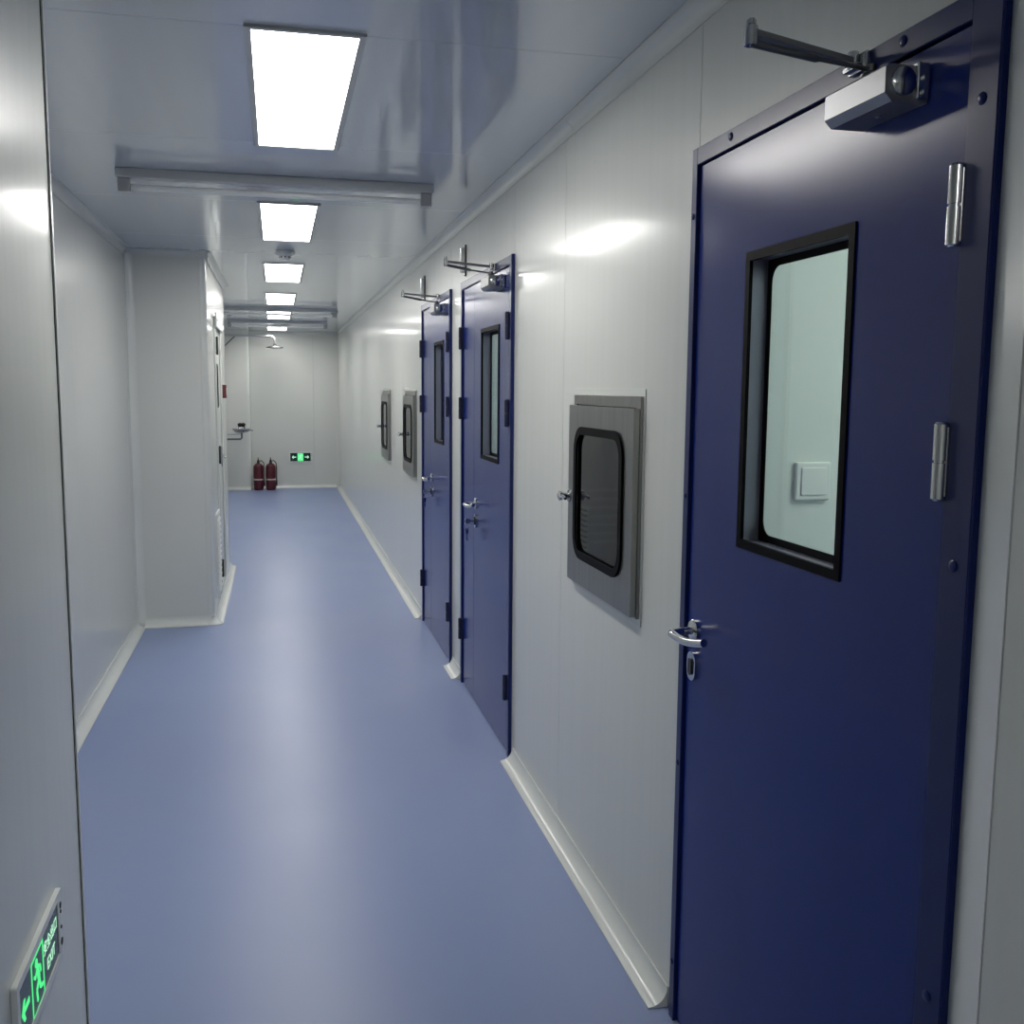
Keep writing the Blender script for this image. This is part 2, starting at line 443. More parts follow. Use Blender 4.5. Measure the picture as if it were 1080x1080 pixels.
def window_parts(leaf, win, xf):
    y0, y1, z0, z1 = win
    # black rubber surround on the face
    bm = bmesh.new()
    ring(bm, rect(y0-0.012, y1+0.012, z0-0.012, z1+0.012), rect(y0+0.006, y1-0.006, z0+0.006, z1-0.006), FX, xf-0.0035, xf+0.004)
    obj('gasket', bm, 'rubber', leaf)
    # painted reveal
    bm = bmesh.new()
    ring(bm, rect(y0+0.0005, y1-0.0005, z0+0.0005, z1-0.0005), rect(y0+0.003, y1-0.003, z0+0.003, z1-0.003), FX, xf+0.0045, xf+0.044)
    obj('reveal', bm, 'reveal', leaf)
    # rounded black mask of the pane at the back of the reveal
    n = 6
    inner = rrect(y0+0.018, y1-0.018, z0+0.018, z1-0.018, 0.03, n)
    outer = rrect(y0+0.0035, y1-0.0035, z0+0.0035, z1-0.0035, 0.002, n)
    bm = bmesh.new(); ring(bm, outer, inner, FX, xf+0.0385, xf+0.0415)
    obj('pane_mask', bm, 'rubber', leaf)
    bm = bmesh.new(); prism(bm, rect(y0+0.004, y1-0.004, z0+0.004, z1-0.004), FX, xf+0.042, xf+0.046)
    obj('pane', bm, 'glass', leaf)

def lever(leaf, y, z, xf, sgn):
    """sgn: direction the lever points along Y"""
    bm = bmesh.new()
    lathe(bm, [(0.026, 0), (0.026, -0.006), (0.022, -0.010), (0.013, -0.012)], (xf, y, z), 'X', 24)
    lathe(bm, [(0.010, -0.010), (0.009, -0.034)], (xf, y, z), 'X', 16)
    pts = [(xf-0.030, y, z), (xf-0.052, y+0.001*sgn, z-0.001), (xf-0.060, y+0.008*sgn, z-0.002)]
    for k in range(1, 9):
        t = k/8
        pts.append((xf-0.060+0.016*t*t, y+sgn*(0.008+0.142*t), z-0.002-0.007*math.sin(PI*t)+0.011*t))
    tube(bm, pts, [0.0095]*len(pts), 14)
    obj('lever_handle', bm, 'chrome', leaf)
    bm = bmesh.new()
    prism(bm, rrect(y-0.023, y+0.023, z-0.118, z-0.050, 0.0225, 6), FX, xf-0.008, xf)
    o = obj('lock_rose', bm, 'chrome', leaf)
    bm = bmesh.new()
    prism(bm, rrect(y-0.009, y+0.009, z-0.105, z-0.065, 0.0088, 6), FX, xf-0.012, xf-0.0082)
    obj('lock_cylinder', bm, 'black', leaf)

def hinge(parent, x, y, z0, z1, r=0.011, m='chrome'):
    zm = (z0+z1)/2
    bm = bmesh.new()
    lathe(bm, [(r*0.7, z0-0.003), (r, z0), (r, zm-0.002), (r*0.8, zm-0.0015), (r*0.8, zm+0.0015), (r, zm+0.002), (r, z1), (r*0.7, z1+0.003)], (x, y, 0), 'Z', 18)
    box(bm, x+0.002, x+r+0.004, y-0.012, y+0.012, z0+0.004, z1-0.004)
    return obj('hinge', bm, m, parent)

def closer(door, y, xf, sc=1.0):
    """overhead closer: body on the leaf, folding arm to the frame head; y = near end of the body"""
    bm = bmesh.new()
    z0, z1 = 1.968, 2.020
    prism(bm, [(xf-0.001, z0), (xf-0.058, z0), (xf-0.070, z0+0.012), (xf-0.070, z1-0.004), (xf-0.066, z1), (xf-0.001, z1)], lambda u, v, a: Vector((u, a, v)), y, y+0.165)
    body = obj('door_closer', bm, 'silver', door)
    bm = bmesh.new()
    lathe(bm, [(0.020, 0), (0.020, -0.006), (0.015, -0.009)], (xf-0.042, y, (z0+z1)/2+0.002), 'Y', 22)
    obj('end_cap', bm, 'chrome', body)
    bm = bmesh.new()
    box(bm, xf-0.022, xf-0.002, y-0.007, y+0.012, z0+0.004, z1+0.004, 0.002)
    for dz in (0.014, 0.034):
        lathe(bm, [(0.004, 0), (0.004, -0.003), (0.002, -0.004)], (xf-0.012, y-0.007, z0+dz), 'Y', 12)
    obj('fixing_plate', bm, 'chrome', body)
    bm = bmesh.new(); lathe(bm, [(0.005, 0), (0.005, -0.003), (0.003, -0.004)], (xf-0.030, y+0.075, z0), 'Z', 12)
    obj('valve_screw', bm, 'chrome', body)
    # pinion, arms
    px, py = xf-0.042, y+0.085
    ex, ey, ez = 0.700, y+0.105, 2.081
    bm = bmesh.new(); lathe(bm, [(0.015, z1-2.0), (0.015, z1-2.0+0.010), (0.009, z1-2.0+0.014), (0.009, z1-2.0+0.024)], (px, py, 2.0), 'Z', 18)
    obj('pinion', bm, 'dark_steel', body)
    bm = bmesh.new()
    # main arm from pinion to elbow: thin rod then flat bar
    mx, my, mz = px+(ex-px)*0.48, py+(ey-py)*0.48-0.006, 2.048
    tube(bm, [(px, py-0.004, 2.036), (mx, my, mz)], 0.0035, 10)
    tube(bm, [(mx+0.006, my, mz-0.001), (mx, my, mz), (ex, ey, ez-0.014)], [0.004, 0.006, 0.006], 10)
    obj('arm', bm, 'dark_steel', body)
    bm = bmesh.new()
    sx, sy, sz = XR-0.030, y+0.165, 2.074
    d = Vector((sx-ex, sy-ey, 0)).normalized(); nrm = Vector((-d.y, d.x, 0))
    def flat(w0, w1, zz0, zz1, h):
        A = Vector((ex, ey, zz0)); C = Vector((sx, sy, zz1))
        vs = []
        for P, w in ((A, w0), (C, w1)):
            vs.append([bm.verts.new(P+nrm*s*w+Vector((0, 0, t*h))) for s, t in ((-1, -1), (1, -1), (1, 1), (-1, 1))])
        for i in range(4):
            j = (i+1) % 4
            bm.faces.new((vs[0][i], vs[0][j], vs[1][j], vs[1][i]))
        bm.faces.new(vs[0][::-1]); bm.faces.new(vs[1])
    flat(0.0095, 0.0075, ez, sz, 0.0045)
    obj('forearm', bm, 'silver', body)
    bm = bmesh.new(); lathe(bm, [(0.010, -0.018), (0.010, 0.010), (0.0075, 0.012), (0.0075, 0.018), (0.005, 0.021)], (ex, ey, ez), 'Z', 18)
    obj('elbow_pin', bm, 'chrome', body)
    bm = bmesh.new()
    box(bm, XR-0.034, XR-0.0125, sy-0.020, sy+0.020, sz-0.014, sz-0.006, 0.001)
    box(bm, XR-0.020, XR-0.0125, sy-0.026, sy+0.026, sz-0.016, sz+0.012, 0.001)
    lathe(bm, [(0.009, -0.012), (0.009, 0.014), (0.006, 0.016)], (sx+0.002, sy, sz), 'Z', 16)
    obj('frame_shoe', bm, 'chrome', body)
    return body

def make_door(n, y0, y1, ztop, split, label, fl=0.030, fr=0.060, hinges='chrome', win=None, caps=True, hy=None):
    d = empty('door_%d' % n, (XR, (y0+y1)/2, 0)); tag(d, label, 'door', kind='structure')
    XP = XR-0.012
    # frame: two jambs and a head with a stepped inner edge
    bm = bmesh.new()
    yi0, yi1, zi = y0+fr, y1-fl, ztop-0.038
    def jamb(a, b):
        box(bm, XP, XR+WT, a, b, 0.0, ztop, 0.0015, 1)
    jamb(y0, yi0); jamb(yi1, y1)
    box(bm, XP+0.0002, XR+WT-0.001, yi0-0.001, yi1+0.001, zi, ztop-0.0002, 0.0015, 1)
    fr_o = obj('frame', bm, 'blueframe', d)
    bm = bmesh.new()
    box(bm, XP-0.003, XP-0.0002, y0, y0+0.016, 0, ztop, 0.001, 1)
    obj('frame_lip', bm, 'blueframe', d)
    if caps:
        for yy, zz, rr in [(y0+0.22, ztop-0.016, 0.0085), (y0+0.81, ztop-0.016, 0.0085)]+[(y0+0.034, q, 0.0085) for q in (1.94, 1.308, 0.66, 0.15)]+[(y1-0.013, q, 0.0075) for q in (1.94, 1.308, 0.66, 0.15)]:
            obj('plug_cap', B(plug, XP, yy, zz, rr), 'blueframe', fr_o)
    xf = XR-0.004
    g = 0.0035
    # dark seal behind the gap
    bm = bmesh.new(); ring(bm, rect(yi0-0.001, yi1+0.001, 0.0, zi+0.001), rect(yi0+0.012, yi1-0.012, 0.010, zi-0.012), FX, xf+0.0485, xf+0.053)
    obj('seal', bm, 'rubber', d)
    if split:
        main = leaf_with_window('leaf', yi0+g, split-0.0015, 0.008, zi-g, win, d, xf)
        side = leaf_with_window('side_leaf', split+0.0015, yi1-g, 0.008, zi-g, None, d, xf)
        ly = split-0.062
    else:
        main = leaf_with_window('leaf', yi0+g, yi1-g, 0.008, zi-g, win, d, xf)
        ly = yi1-0.045
    window_parts(main, win, xf)
    lever(main, ly, 1.000, xf, -1)
    for za, zb in ((1.754, 1.860), (1.400, 1.506), (0.243, 0.350)):
        hinge(d, XP-0.006, yi0+0.004 if hy is None else hy, za, zb, 0.011, hinges)
        if split: hinge(d, XP-0.006, yi1-0.004, za, zb, 0.011, hinges)
    closer(d, y0+0.165, xf)
    boxo('threshold', 'steel', d, XR+0.004, XR+WT, yi0+0.001, yi1-0.001, 0.0002, 0.006)
    return d

make_door(1, D1[0], D1[1], D1[2], None, 'nearest navy blue steel door with tall window, lever handle and chrome hinges', 0.028, 0.064, 'chrome', (1.529, 1.901, 1.240, 1.816), True)
make_door(2, D2[0], D2[1], D2[2], 4.815, 'middle navy blue unequal double door beyond the nearest pass box', 0.035, 0.045, 'shadehinge', (4.262, 4.628, 1.240, 1.816), False)
make_door(3, D3[0], D3[1], D3[2], 6.250, 'farthest navy blue unequal double door before the two distant pass boxes', 0.035, 0.045, 'shadehinge', (5.745, 6.065, 1.240, 1.816), False)

# white door in the column side -----------------------------------------------------------------
d4 = empty('door_4', (XB, (DL[0]+DL[1])/2, 0)); tag(d4, 'white steel door in the side of the left column with louvred foot vent', 'door', kind='structure')
bm = bmesh.new()
for a, b in ((DL[0]-0.03, DL[0]+0.025), (DL[1]-0.025, DL[1]+0.03)): box(bm, XB+0.0005, XB+0.012, a, b, 0.060, DL[2]+0.03, 0.002, 1)
box(bm, XB+0.0005, XB+0.012, DL[0]+0.025, DL[1]-0.025, DL[2]-0.025, DL[2]+0.03, 0.002, 1)
obj('frame', bm, 'cove', d4)
lf = obj('leaf', B(box, XB-0.045, XB-0.002, DL[0]+0.001, DL[1]-0.001, 0.012, DL[2]-0.001), 'wall', d4)
bm = bmesh.new(); ring(bm, rrect(7.70, 7.82, 1.40, 1.72, 0.02), rrect(7.715, 7.805, 1.415, 1.705, 0.015), FX, XB-0.002, XB+0.006)
obj('window_gasket', bm, 'rubber', lf)
bm = bmesh.new(); prism(bm, rrect(7.716, 7.804, 1.416, 1.704, 0.014), FX, XB-0.0018, XB+0.002)
obj('pane', bm, 'darkglass', lf)
bm = bmesh.new()
box(bm, XB-0.0015, XB+0.008, 8.09, 8.13, 0.94, 1.10, 0.003)
tube(bm, [(XB+0.006, 8.11, 1.02), (XB+0.026, 8.11, 1.02), (XB+0.03, 8.10, 1.02), (XB+0.03, 8.01, 1.015)], 0.008, 12)
obj('lever_handle', bm, 'chrome', lf)
for z in (0.17, 1.0, 1.78):
    bm = bmesh.new(); box(bm, XB+0.0125, XB+0.026, DL[0]+0.012, DL[0]+0.036, z, z+0.13, 0.003)
    obj('hinge', bm, 'black', d4)

# louvred vent on the column side, before the door
vg = empty('vent_grille', (XB, 7.27, 0.10)); tag(vg, 'white louvred vent low on the side of the left column', 'vent')
bm = bmesh.new(); ring(bm, rect(7.10, 7.46, 0.10, 0.68), rect(7.125, 7.435, 0.125, 0.655), FX, XB+0.0005, XB+0.012)
obj('frame', bm, 'white', vg)
for k in range(13):
    z = 0.14+k*0.040
    bm = bmesh.new()
    prism(bm, [(XB+0.0006, z+0.022), (XB+0.004, z+0.024), (XB+0.020, z+0.002), (XB+0.018, z-0.002)], lambda u, v, a: Vector((u, a, v)), 7.126, 7.434)
    obj('slat', bm, 'white', vg)
boxo('backing', 'black', vg, XB+0.0002, XB+0.0005, 7.126, 7.434, 0.126, 0.654)

hc = empty('door_header_cover', (XB, 7.88, 1.97)); tag(hc, 'white flat cover strip above the door in the left column', 'cover')
boxo('housing', 'white', hc, XB+0.0125, XB+0.026, 7.47, 8.30, 1.975, 2.075, 0.004)
for yy in (7.53, 8.24): obj('screw_cap', B(lathe, [(0.008, 0), (0.008, 0.003), (0.005, 0.004)], (XB+0.026, yy, 2.025), 'X', 14), 'grey', hc)

ab = empty('alarm_call_point', (XB, 8.40, 1.46)); tag(ab, 'small red call point on the left column beyond its white door', 'alarm')
boxo('back_box', 'redbox', ab, XB+0.0005, XB+0.036, 8.35, 8.45, 1.465, 1.570, 0.004)
boxo('press_plate', 'white', ab, XB+0.0362, XB+0.038, 8.37, 8.43, 1.49, 1.545, 0.0005)

# ================================================================== PASS BOXES
def pass_box(y0, label):
    y1 = y0+PBW; z0, z1 = PBZ0, PBZ1
    p = empty('pass_box', (XR, (y0+y1)/2, z0)); tag(p, label, 'pass box', 'stainless pass boxes in the right wall')
    bm = bmesh.new(); ring(bm, rect(y0, y1, z0, z1), rect(y0+0.038, y1-0.038, z0+0.044, z1-0.044), FX, XR-0.003, XR-0.0003)
    obj('flange', bm, 'cove', p)
    bm = bmesh.new(); ring(bm, rect(y0+0.010, y1-0.012, z0+0.020, z1-0.018), rect(y0+0.040, y1-0.040, z0+0.046, z1-0.046), FX, XR-0.011, XR-0.0032)
    obj('surround', bm, 'steel', p)
    # chamber behind the wall
    a0, a1, b0, b1 = y0+0.0405, y1-0.0405, z0+0.0465, z1-0.0465
    bm = bmesh.new()
    t = 0.002; xe = XR+0.46
    box(bm, XR-0.002, xe, a0, a0+t, b0, b1); box(bm, XR-0.002, xe, a1-t, a1, b0, b1)
    box(bm, XR-0.002, xe, a0, a1, b0, b0+t); box(bm, XR-0.002, xe, a0, a1, b1-t, b1); box(bm, xe, xe+t, a0, a1, b0, b1)
    obj('chamber', bm, 'steel', p)
    for k in range(7):                      # pale steel strips on the far inner side of the chamber
        z = b0+0.09+k*0.028
        boxo('inner_strip', 'steel_light', p, XR+0.03, XR+0.13, a1-t-0.003, a1-t-0.0005, z, z+0.009)
    # door leaf
    xf = XR-0.028
    l0, l1, m0, m1 = y0+0.014, y1-0.016, z0+0.024, z1-0.050
    w = (l0+0.087, l1-0.085, m0+0.098, m1-0.078)
    n = 7
    bm = bmesh.new()
    ring(bm, rrect(l0, l1, m0, m1, 0.003, n), rrect(*w, 0.060, n), FX, xf, XR-0.0115)
    lf = obj('leaf', bm, 'steel', p)
    bm = bmesh.new()
    ring(bm, rrect(w[0]-0.014, w[1]+0.014, w[2]-0.014, w[3]+0.014, 0.074, n), rrect(w[0]+0.010, w[1]-0.010, w[2]+0.010, w[3]-0.010, 0.052, n), FX, xf-0.006, xf-0.0002)
    obj('window_gasket', bm, 'rubber', lf)
    bm = bmesh.new(); prism(bm, rrect(w[0]+0.001, w[1]-0.001, w[2]+0.001, w[3]-0.001, 0.058, n), FX, xf+0.004, xf+0.009)
    obj('pane', bm, 'darkglass', lf)
    # latch on the far edge
    zc = (m0+m1)/2-0.01
    bm = bmesh.new()
    lathe(bm, [(0.019, 0), (0.019, -0.006), (0.012, -0.010), (0.012, -0.026), (0.016, -0.028), (0.016, -0.036), (0.010, -0.040)], (xf, l1-0.020, zc), 'X', 20)
    tube(bm, [(xf-0.032, l1-0.022, zc), (xf-0.036, l1-0.050, zc+0.002), (xf-0.034, l1-0.085, zc-0.002)], [0.007, 0.006, 0.005], 10)
    obj('latch', bm, 'chrome', lf)
    return p
pass_box(PB[0], 'stainless pass box with dark rounded window nearest in the right wall')
pass_box(PB[1], 'stainless pass box just beyond the farthest blue door')
pass_box(PB[2], 'stainless pass box farthest along the right wall')

# ================================================================== CEILING LIGHTS
LP = [(0.080, -2.085), (0.084, 2.575), (0.071, 4.905), (0.062, 7.235), (0.049, 9.50), (0.036, 11.73), (0.018, 14.28)]
names = ['behind the viewer', 'nearest and largest in view', 'second in view, beyond the nearest lamp tube', 'third in view, beyond the smoke detector', 'fourth in view', 'fifth in view, between the two far lamp tubes', 'sixth and farthest, above the far wall']
W2, LL = 0.128, 1.175
for (cx, y0), nm in zip(LP, names):
    t = empty('ceiling_light', (cx, y0+LL/2, ZC)); tag(t, 'long white LED ceiling panel, '+nm, 'light', 'LED panels along the corridor ceiling')
    bm = bmesh.new(); ring(bm, rect(cx-W2-0.016, cx+W2+0.016, y0-0.016, y0+LL+0.016), rect(cx-W2, cx+W2, y0, y0+LL), FZ, ZC-0.008, ZC-0.0003)
    obj('frame', bm, 'lampframe', t)
    boxo('diffuser', 'panel', t, cx-W2+0.0003, cx+W2-0.0003, y0+0.0003, y0+LL-0.0003, ZC-0.006, ZC-0.0006)

# germicidal tube fittings
def tube_lamp(y, label, x0=-0.60, x1=0.655):
    t = empty('tube_lamp', ((x0+x1)/2, y, ZC)); tag(t, label, 'lamp', 'unlit tube lamps across the ceiling')
    boxo('channel', 'channel', t, x0, x1, y-0.030, y+0.030, ZC-0.036, ZC-0.0004, 0.004)
    for xx in (x0+0.03, x1-0.03):
        boxo('lamp_holder', 'grey', t, xx-0.024, xx+0.024, y-0.017, y+0.017, ZC-0.088, ZC-0.0362, 0.004)
    bm = bmesh.new(); cyl(bm, (x0+0.055, y, ZC-0.070), (x1-0.055, y, ZC-0.070), 0.0125, 16)
    obj('tube', bm, 'tube', t)
tube_lamp(4.32, 'unlit tube lamp across the ceiling after the nearest light panel')
tube_lamp(11.25, 'unlit tube lamp across the ceiling past the fourth light panel')
tube_lamp(13.4, 'unlit tube lamp across the ceiling nearest the far wall')

bm = bmesh.new(); lathe(bm, [(0.058, -0.0004), (0.058, -0.014), (0.050, -0.026), (0.034, -0.030), (0.032, -0.046), (0.012, -0.050)], (0.066, 6.60, ZC), 'Z', 28)
sd = empty('smoke_detector', (0.066, 6.6, ZC)); tag(sd, 'round white smoke detector between the second and third light panels', 'detector')
obj('housing', bm, 'white', sd)
for k in range(8):
    a = 2*PI*k/8
    c = Vector((0.066+0.0335*math.cos(a), 6.60+0.0335*math.sin(a), ZC-0.038))
    boxo('sensing_slot', 'black', sd, c.x-0.004, c.x+0.004, c.y-0.004, c.y+0.004, c.z-0.005, c.z+0.005)
cs = empty('ceiling_sensor', (0.64, 11.6, ZC)); tag(cs, 'small dark sensor on the ceiling near the right wall', 'sensor')
bm = bmesh.new(); lathe(bm, [(0.045, -0.0004), (0.045, -0.012), (0.036, -0.020)], (0.64, 11.6, ZC), 'Z', 20); obj('base', bm, 'grey', cs)
bm = bmesh.new(); lathe(bm, [(0.026, -0.0202), (0.024, -0.034), (0.012, -0.042)], (0.64, 11.6, ZC), 'Z', 20); obj('lens', bm, 'black', cs)

# ================================================================== STEEL WALL BRACKETS OVER THE DOUBLE DOORS
def wall_plate(y, label):
    t = empty('door_stay_bracket', (XR, y, 2.11)); tag(t, label, 'bracket', 'steel brackets above the double doors')
    bm = bmesh.new(); prism(bm, rrect(y-0.016, y+0.016, 2.112, 2.268, 0.015), FX, XR-0.006, XR-0.0004); obj('plate', bm, 'dark_steel', t)
    bm = bmesh.new(); box(bm, XR-0.030, XR-0.0062, y-0.008, y+0.008, 2.13, 2.25, 0.003); obj('rail', bm, 'chrome', t)
    for z in (2.121, 2.259): obj('bolt', B(lathe, [(0.007, -0.006), (0.007, -0.010), (0.004, -0.012)], (XR, y, z), 'X', 14), 'chrome', t)
wall_plate(5.06, 'upright steel bracket on the wall above the middle blue door')
wall_plate(6.50, 'upright steel bracket on the wall above the farthest blue door')

# keys hanging in the two far locks
def keys(y, z, label):
    xf = XR-0.004
    t = empty('key_bunch', (xf, y, z)); tag(t, label, 'keys', 'keys left in the door locks')
    bm = bmesh.new(); box(bm, xf-0.030, xf-0.0122, y-0.0015, y+0.0015, z-0.004, z+0.004); prism(bm, rrect(z-0.012, z+0.012, xf-0.056, xf-0.030, 0.010), lambda u, v, a: Vector((v, a, u)), y-0.0015, y+0.0015)
    obj('key', bm, 'chrome', t)
    bm = bmesh.new()
    tube(bm, [(xf-0.046+0.016*math.cos(a), y+0.006*math.cos(a), z-0.022+0.016*math.sin(a)) for a in [2*PI*k/16 for k in range(17)]], 0.0014, 6, False)
    obj('key_ring', bm, 'chrome', t)
    for k, dy in ((0, -0.014), (1, 0.016)):
        bm = bmesh.new()
        prism(bm, rrect(-0.011, 0.011, -0.026, 0, 0.010), lambda u, v, a: Vector((xf-0.046+u*0.6, y+dy+a+u*0.7, z-0.037+v)), -0.001, 0.001)
        prism(bm, [(-0.004, -0.058), (0.004, -0.058), (0.004, -0.026), (-0.004, -0.026)], lambda u, v, a: Vector((xf-0.046+u*0.6, y+dy+a+u*0.7, z-0.037+v)), -0.001, 0.001)
        obj('spare_key', bm, 'chrome', t)
keys(4.753, 0.915, 'bunch of keys hanging in the lock of the middle blue door')
keys(6.188, 0.915, 'bunch of keys hanging in the lock of the farthest blue door')

# switch in the room behind the nearest door
ls = empty('light_switch', (1.262, 2.24, 1.29)); tag(ls, 'square white switch plate seen through the nearest door window', 'switch')
sx, sz = 1.280, 1.332
bm = bmesh.new(); box(bm, sx-0.047, sx+0.047, 2.226, 2.2395, sz-0.047, sz+0.047, 0.004); obj('plate', bm, 'white', ls)
bm = bmesh.new(); box(bm, sx-0.034, sx+0.034, 2.2225, 2.2258, sz-0.034, sz+0.034, 0.002); obj('rocker', bm, 'white', ls)

# ================================================================== EXIT SIGNS
def poly_sheet(bm, poly, fn, a0, a1): prism(bm, poly, fn, a0, a1)
def bar2(p, q, w):
    p = Vector(p); q = Vector(q); d = (q-p).normalized(); n = Vector((-d.y, d.x))*w/2
    return [tuple(p+n), tuple(p-n), tuple(q-n), tuple(q+n)]
def running_man(s, flip=1):
    """pieces of the pictogram in a unit square centred on 0; flip=-1 runs to the left"""
    P = []
    P.append([(0.10+0.085*math.cos(2*PI*k/14), 0.36+0.085*math.sin(2*PI*k/14)) for k in range(14)])
    P.append(bar2((0.05, 0.27), (-0.05, -0.02), 0.15))
    P.append(bar2((0.06, 0.24), (0.22, 0.13), 0.06)); P.append(bar2((0.22, 0.13), (0.30, 0.20), 0.055))
    P.append(bar2((0.02, 0.24), (-0.16, 0.18), 0.06)); P.append(bar2((-0.16, 0.18), (-0.20, 0.04), 0.055))
    P.append(bar2((-0.04, -0.02), (0.15, -0.14), 0.08)); P.append(bar2((0.15, -0.14), (0.10, -0.36), 0.07))
    P.append(bar2((-0.06, -0.02), (-0.12, -0.22), 0.08)); P.append(bar2((-0.12, -0.22), (-0.32, -0.27), 0.07))
    return [[(flip*u*s, v*s) for u, v in q] for q in P]
def arrow(s, flip=1):
    return [bar2((-0.34*s*flip, 0), (0.16*s*flip, 0), 0.15*s), [(flip*0.06*s, 0.27*s), (flip*0.20*s, 0.27*s), (flip*0.42*s, 0), (flip*0.20*s, 0)], [(flip*0.06*s, -0.27*s), (flip*0.20*s, -0.27*s), (flip*0.42*s, 0), (flip*0.20*s, 0)]]
def add_polys(bm, polys, du, dv, fn, a0, a1):
    for k, q in enumerate(polys):
        prism(bm, [(u+du, v+dv) for u, v in q], fn, a0, a1-0.00003*k*(1 if a1 < a0 else -1))

# near sign on the left wall: faces +X, reading direction +Y
y0, y1, z0, z1 = 1.798, 2.172, 0.354, 0.500
sg = empty('exit_sign', (XN, (y0+y1)/2, z0)); tag(sg, 'lit green exit sign with arrow low on the near left wall', 'sign', 'green exit signs')
bm = bmesh.new(); ring(bm, rrect(y0, y1, z0, z1, 0.006, 3), rrect(y0+0.018, y1-0.036, z0+0.016, z1-0.016, 0.003, 3), FX, XN+0.0005, XN+0.011); obj('case', bm, 'white', sg)
boxo('face', 'signdark', sg, XN+0.0005, XN+0.009, y0+0.0185, y1-0.0365, z0+0.0165, z1-0.0165)
zc = (z0+z1)/2
bm = bmesh.new(); add_polys(bm, arrow(0.075, -1), y0+0.062, zc, FX, XN+0.0092, XN+0.0100); obj('arrow', bm, 'signgreen', sg)
bm = bmesh.new()
add_polys(bm, running_man(0.105, -1), y0+0.158, zc-0.004, FX, XN+0.0092, XN+0.0104); obj('running_figure', bm, 'signgreen', sg)
bm = bmesh.new(); ring(bm, rect(y0+0.108, y0+0.205, z0+0.018, z1-0.018), rect(y0+0.114, y0+0.199, z0+0.018, z1-0.025), FX, XN+0.0092, XN+0.0098); obj('doorway', bm, 'signgreen', sg)
def text_part(txt, size, fn_matrix, m, parent):
    cu = bpy.data.curves.new('lettering', 'FONT'); cu.body = txt; cu.size = size; cu.extrude = 0.0003; cu.align_x = 'CENTER'; cu.align_y = 'CENTER'; cu.resolution_u = 2
    tmp = bpy.data.objects.new('tmp', cu); COL.objects.link(tmp)
    dg = bpy.context.evaluated_depsgraph_get(); me = bpy.data.meshes.new_from_object(tmp.evaluated_get(dg))
    bpy.data.objects.remove(tmp); bpy.data.curves.remove(cu)
    bm = bmesh.new(); bm.from_mesh(me); bpy.data.meshes.remove(me)
    bm.transform(fn_matrix)
    return obj('lettering', bm, m, parent, smooth=False)
# text plane: u -> +Y, v -> +Z, normal -> +X
def mtx_x(loc): return Matrix(((0, 0, 1, loc[0]), (1, 0, 0, loc[1]), (0, 1, 0, loc[2]), (0, 0, 0, 1)))
text_part('\u5b89\u5168\u51fa\u53e3', 0.030, mtx_x((XN+0.0096, y0+0.268, zc+0.020)), 'signwhite', sg)
text_part('EXIT', 0.034, mtx_x((XN+0.0096, y0+0.268, zc-0.022)), 'signwhite', sg)
for dz, r in ((0.040, 0.007), (0.026, 0.004), (-0.008, 0.004), (-0.040, 0.008)):
    obj('indicator', B(lathe, [(r, 0), (r, 0.0015), (r*0.7, 0.002)], (XN+0.011, y1-0.016, zc+dz), 'X', 14), 'black', sg)

# far sign on the far wall: faces -Y
x0, x1, z0, z1 = 0.165, 0.520, 0.402, 0.560
sg = empty('exit_sign', ((x0+x1)/2, YF, z0)); tag(sg, 'small green exit sign with two arrows on the far wall', 'sign', 'green exit signs')
bm = bmesh.new(); ring(bm, rrect(x0, x1, z0, z1, 0.006, 3), rrect(x0+0.014, x1-0.030, z0+0.014, z1-0.014, 0.003, 3), FY, YF-0.016, YF-0.0005); obj('case', bm, 'white', sg)
boxo('face', 'signdark', sg, x0+0.0145, x1-0.0305, YF-0.010, YF-0.0005, z0+0.0145, z1-0.0145)
cx, zc = (x0+x1-0.016)/2, (z0+z1)/2
boxo('doorway', 'signgreen', sg, cx-0.045, cx+0.045, YF-0.0106, YF-0.0102, z0+0.018, z1-0.018)
bm = bmesh.new(); add_polys(bm, running_man(0.115, 1), cx, zc, FY, YF-0.0108, YF-0.0116); obj('running_figure', bm, 'signwhite', sg)
for s in (-1, 1):
    bm = bmesh.new(); add_polys(bm, arrow(0.085, s), cx+s*0.095, zc, FY, YF-0.0102, YF-0.0112); obj('arrow', bm, 'signwhite', sg)
for dz in (0.05, 0.02, -0.05): obj('indicator', B(lathe, [(0.006, 0), (0.006, -0.002)], (x1-0.014, YF-0.016, zc+dz), 'Y', 12), 'black', sg)

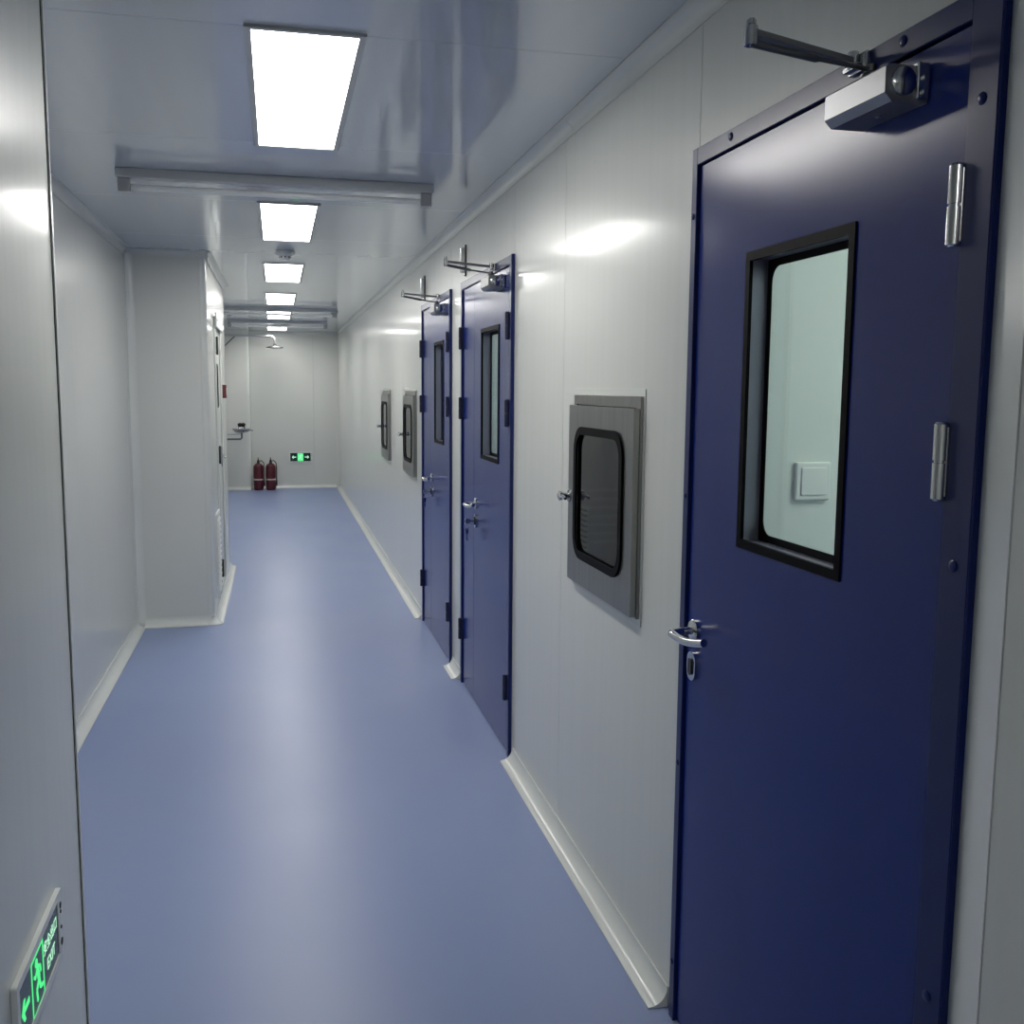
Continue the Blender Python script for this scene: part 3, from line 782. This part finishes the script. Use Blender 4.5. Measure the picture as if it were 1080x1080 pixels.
# ================================================================== FIRE EXTINGUISHERS
def extinguisher(x, y, label):
    t = empty('fire_extinguisher', (x, y, 0)); tag(t, label, 'extinguisher', 'red fire extinguishers at the far wall')
    bm = bmesh.new(); lathe(bm, [(0.064, 0.0005), (0.070, 0.004), (0.070, 0.025), (0.076, 0.030), (0.076, 0.345), (0.070, 0.375), (0.050, 0.398), (0.026, 0.408), (0.022, 0.425)], (x, y, 0), 'Z', 28)
    obj('cylinder', bm, 'red', t)
    bm = bmesh.new(); lathe(bm, [(0.0766, 0.155), (0.0768, 0.157), (0.0768, 0.172), (0.0766, 0.174)], (x, y, 0), 'Z', 28); obj('label_band', bm, 'paper', t)
    bm = bmesh.new(); lathe(bm, [(0.018, 0.4252), (0.018, 0.450), (0.012, 0.455), (0.012, 0.468)], (x, y, 0), 'Z', 16); obj('valve', bm, 'black', t)
    bm = bmesh.new()
    box(bm, x-0.010, x+0.010, y-0.075, y+0.012, 0.4682, 0.474, 0.002)
    tube(bm, [(x, y+0.008, 0.472), (x, y-0.03, 0.488), (x, y-0.085, 0.500)], 0.006, 10)
    obj('grip', bm, 'black', t)
    bm = bmesh.new()
    tube(bm, [(x+0.012, y-0.004, 0.442), (x+0.045, y-0.010, 0.450), (x+0.078, y-0.014, 0.420), (x+0.086, y-0.014, 0.34), (x+0.086, y-0.014, 0.15)], 0.0075, 10)
    lathe(bm, [(0.009, 0.06), (0.012, 0.10), (0.009, 0.15)], (x+0.086, y-0.014, 0), 'Z', 14)
    obj('hose', bm, 'black', t)
extinguisher(-0.300, 15.70, 'red fire extinguisher beside the pilaster, left of the pair')
extinguisher(-0.118, 15.70, 'red fire extinguisher on the side of the exit sign, right of the pair')

# ================================================================== EMERGENCY SHOWER WITH EYE WASH
YS = 15.35
k = YS/15.8
es = empty('emergency_shower', (-0.80, YS, 0)); tag(es, 'steel emergency shower with eye wash standing at the far left', 'shower')
HX, HZ, PZ = -0.018, 1.55+0.612*k, 1.55+0.775*k
bm = bmesh.new(); lathe(bm, [(0.085, 0.0005), (0.085, 0.008), (0.03, 0.012), (0.024, 0.03)], (-0.80, YS, 0), 'Z', 24); obj('base_plate', bm, 'steel_light', es)
bm = bmesh.new(); cyl(bm, (-0.80, YS, 0.02), (-0.80, YS, PZ-0.0), 0.018, 16); obj('riser_pipe', bm, 'steel_light', es)
bm = bmesh.new()
pts = [(-0.80, YS, PZ), (HX-0.07, YS, PZ)]+[(HX-0.07+0.07*math.sin(a), YS, PZ-0.07+0.07*math.cos(a)) for a in [PI/2*q/6 for q in range(1, 7)]]+[(HX, YS, HZ+0.02)]
tube(bm, pts, 0.017, 14); obj('overhead_pipe', bm, 'steel_light', es)
bm = bmesh.new(); tube(bm, [(-0.80, YS, PZ-0.22), (-0.58, YS, PZ-0.005)], 0.008, 10); obj('brace', bm, 'dark_steel', es)
bm = bmesh.new(); lathe(bm, [(0.122, -0.014), (0.124, -0.006), (0.118, 0.0), (0.06, 0.014), (0.024, 0.026), (0.022, 0.045)], (HX, YS, HZ), 'Z', 30); hd = obj('shower_head', bm, 'dark_steel', es)
bm = bmesh.new(); lathe(bm, [(0.045, -0.0142), (0.045, -0.020), (0.02, -0.024)], (HX, YS, HZ), 'Z', 24); obj('spray_plate', bm, 'chrome', hd)
ez = 1.55-0.625*k
bx = -0.535*k
bm = bmesh.new(); lathe(bm, [(0.03, -0.055), (0.09, -0.045), (0.128, -0.012), (0.138, 0.008), (0.134, 0.010), (0.120, -0.008), (0.085, -0.036), (0.02, -0.044)], (bx, YS, ez), 'Z', 30); obj('eye_wash_bowl', bm, 'steel_light', es)
for s in (-1, 1):
    bm = bmesh.new(); tube(bm, [(bx, YS, ez-0.042), (bx+s*0.035, YS-0.02, ez-0.02), (bx+s*0.045, YS-0.02, ez+0.03)], 0.008, 10)
    lathe(bm, [(0.012, 0.03), (0.030, 0.045), (0.038, 0.068), (0.024, 0.085), (0.008, 0.09)], (bx+s*0.045*0.5, YS-0.02, ez), 'Z', 16)
    obj('spray_nozzle', bm, 'black', es)
bm = bmesh.new(); tube(bm, [(bx, YS, ez-0.05), (bx, YS, ez-0.13), (bx-0.02, YS, ez-0.15), (-0.80, YS, ez-0.15)], 0.014, 12); obj('drain_pipe', bm, 'dark_steel', es)
bm = bmesh.new(); tube(bm, [(bx-0.02, YS, ez-0.06), (bx-0.05, YS, ez-0.075), (-0.80, YS, ez-0.075)], 0.011, 12); obj('supply_pipe', bm, 'steel_light', es)
bm = bmesh.new(); box(bm, bx-0.05, bx+0.17, YS-0.19, YS-0.17, ez-0.02, ez-0.008, 0.002); tube(bm, [(bx, YS-0.02, ez-0.05), (bx+0.04, YS-0.18, ez-0.014)], 0.006, 8); obj('push_flag', bm, 'dark_steel', es)
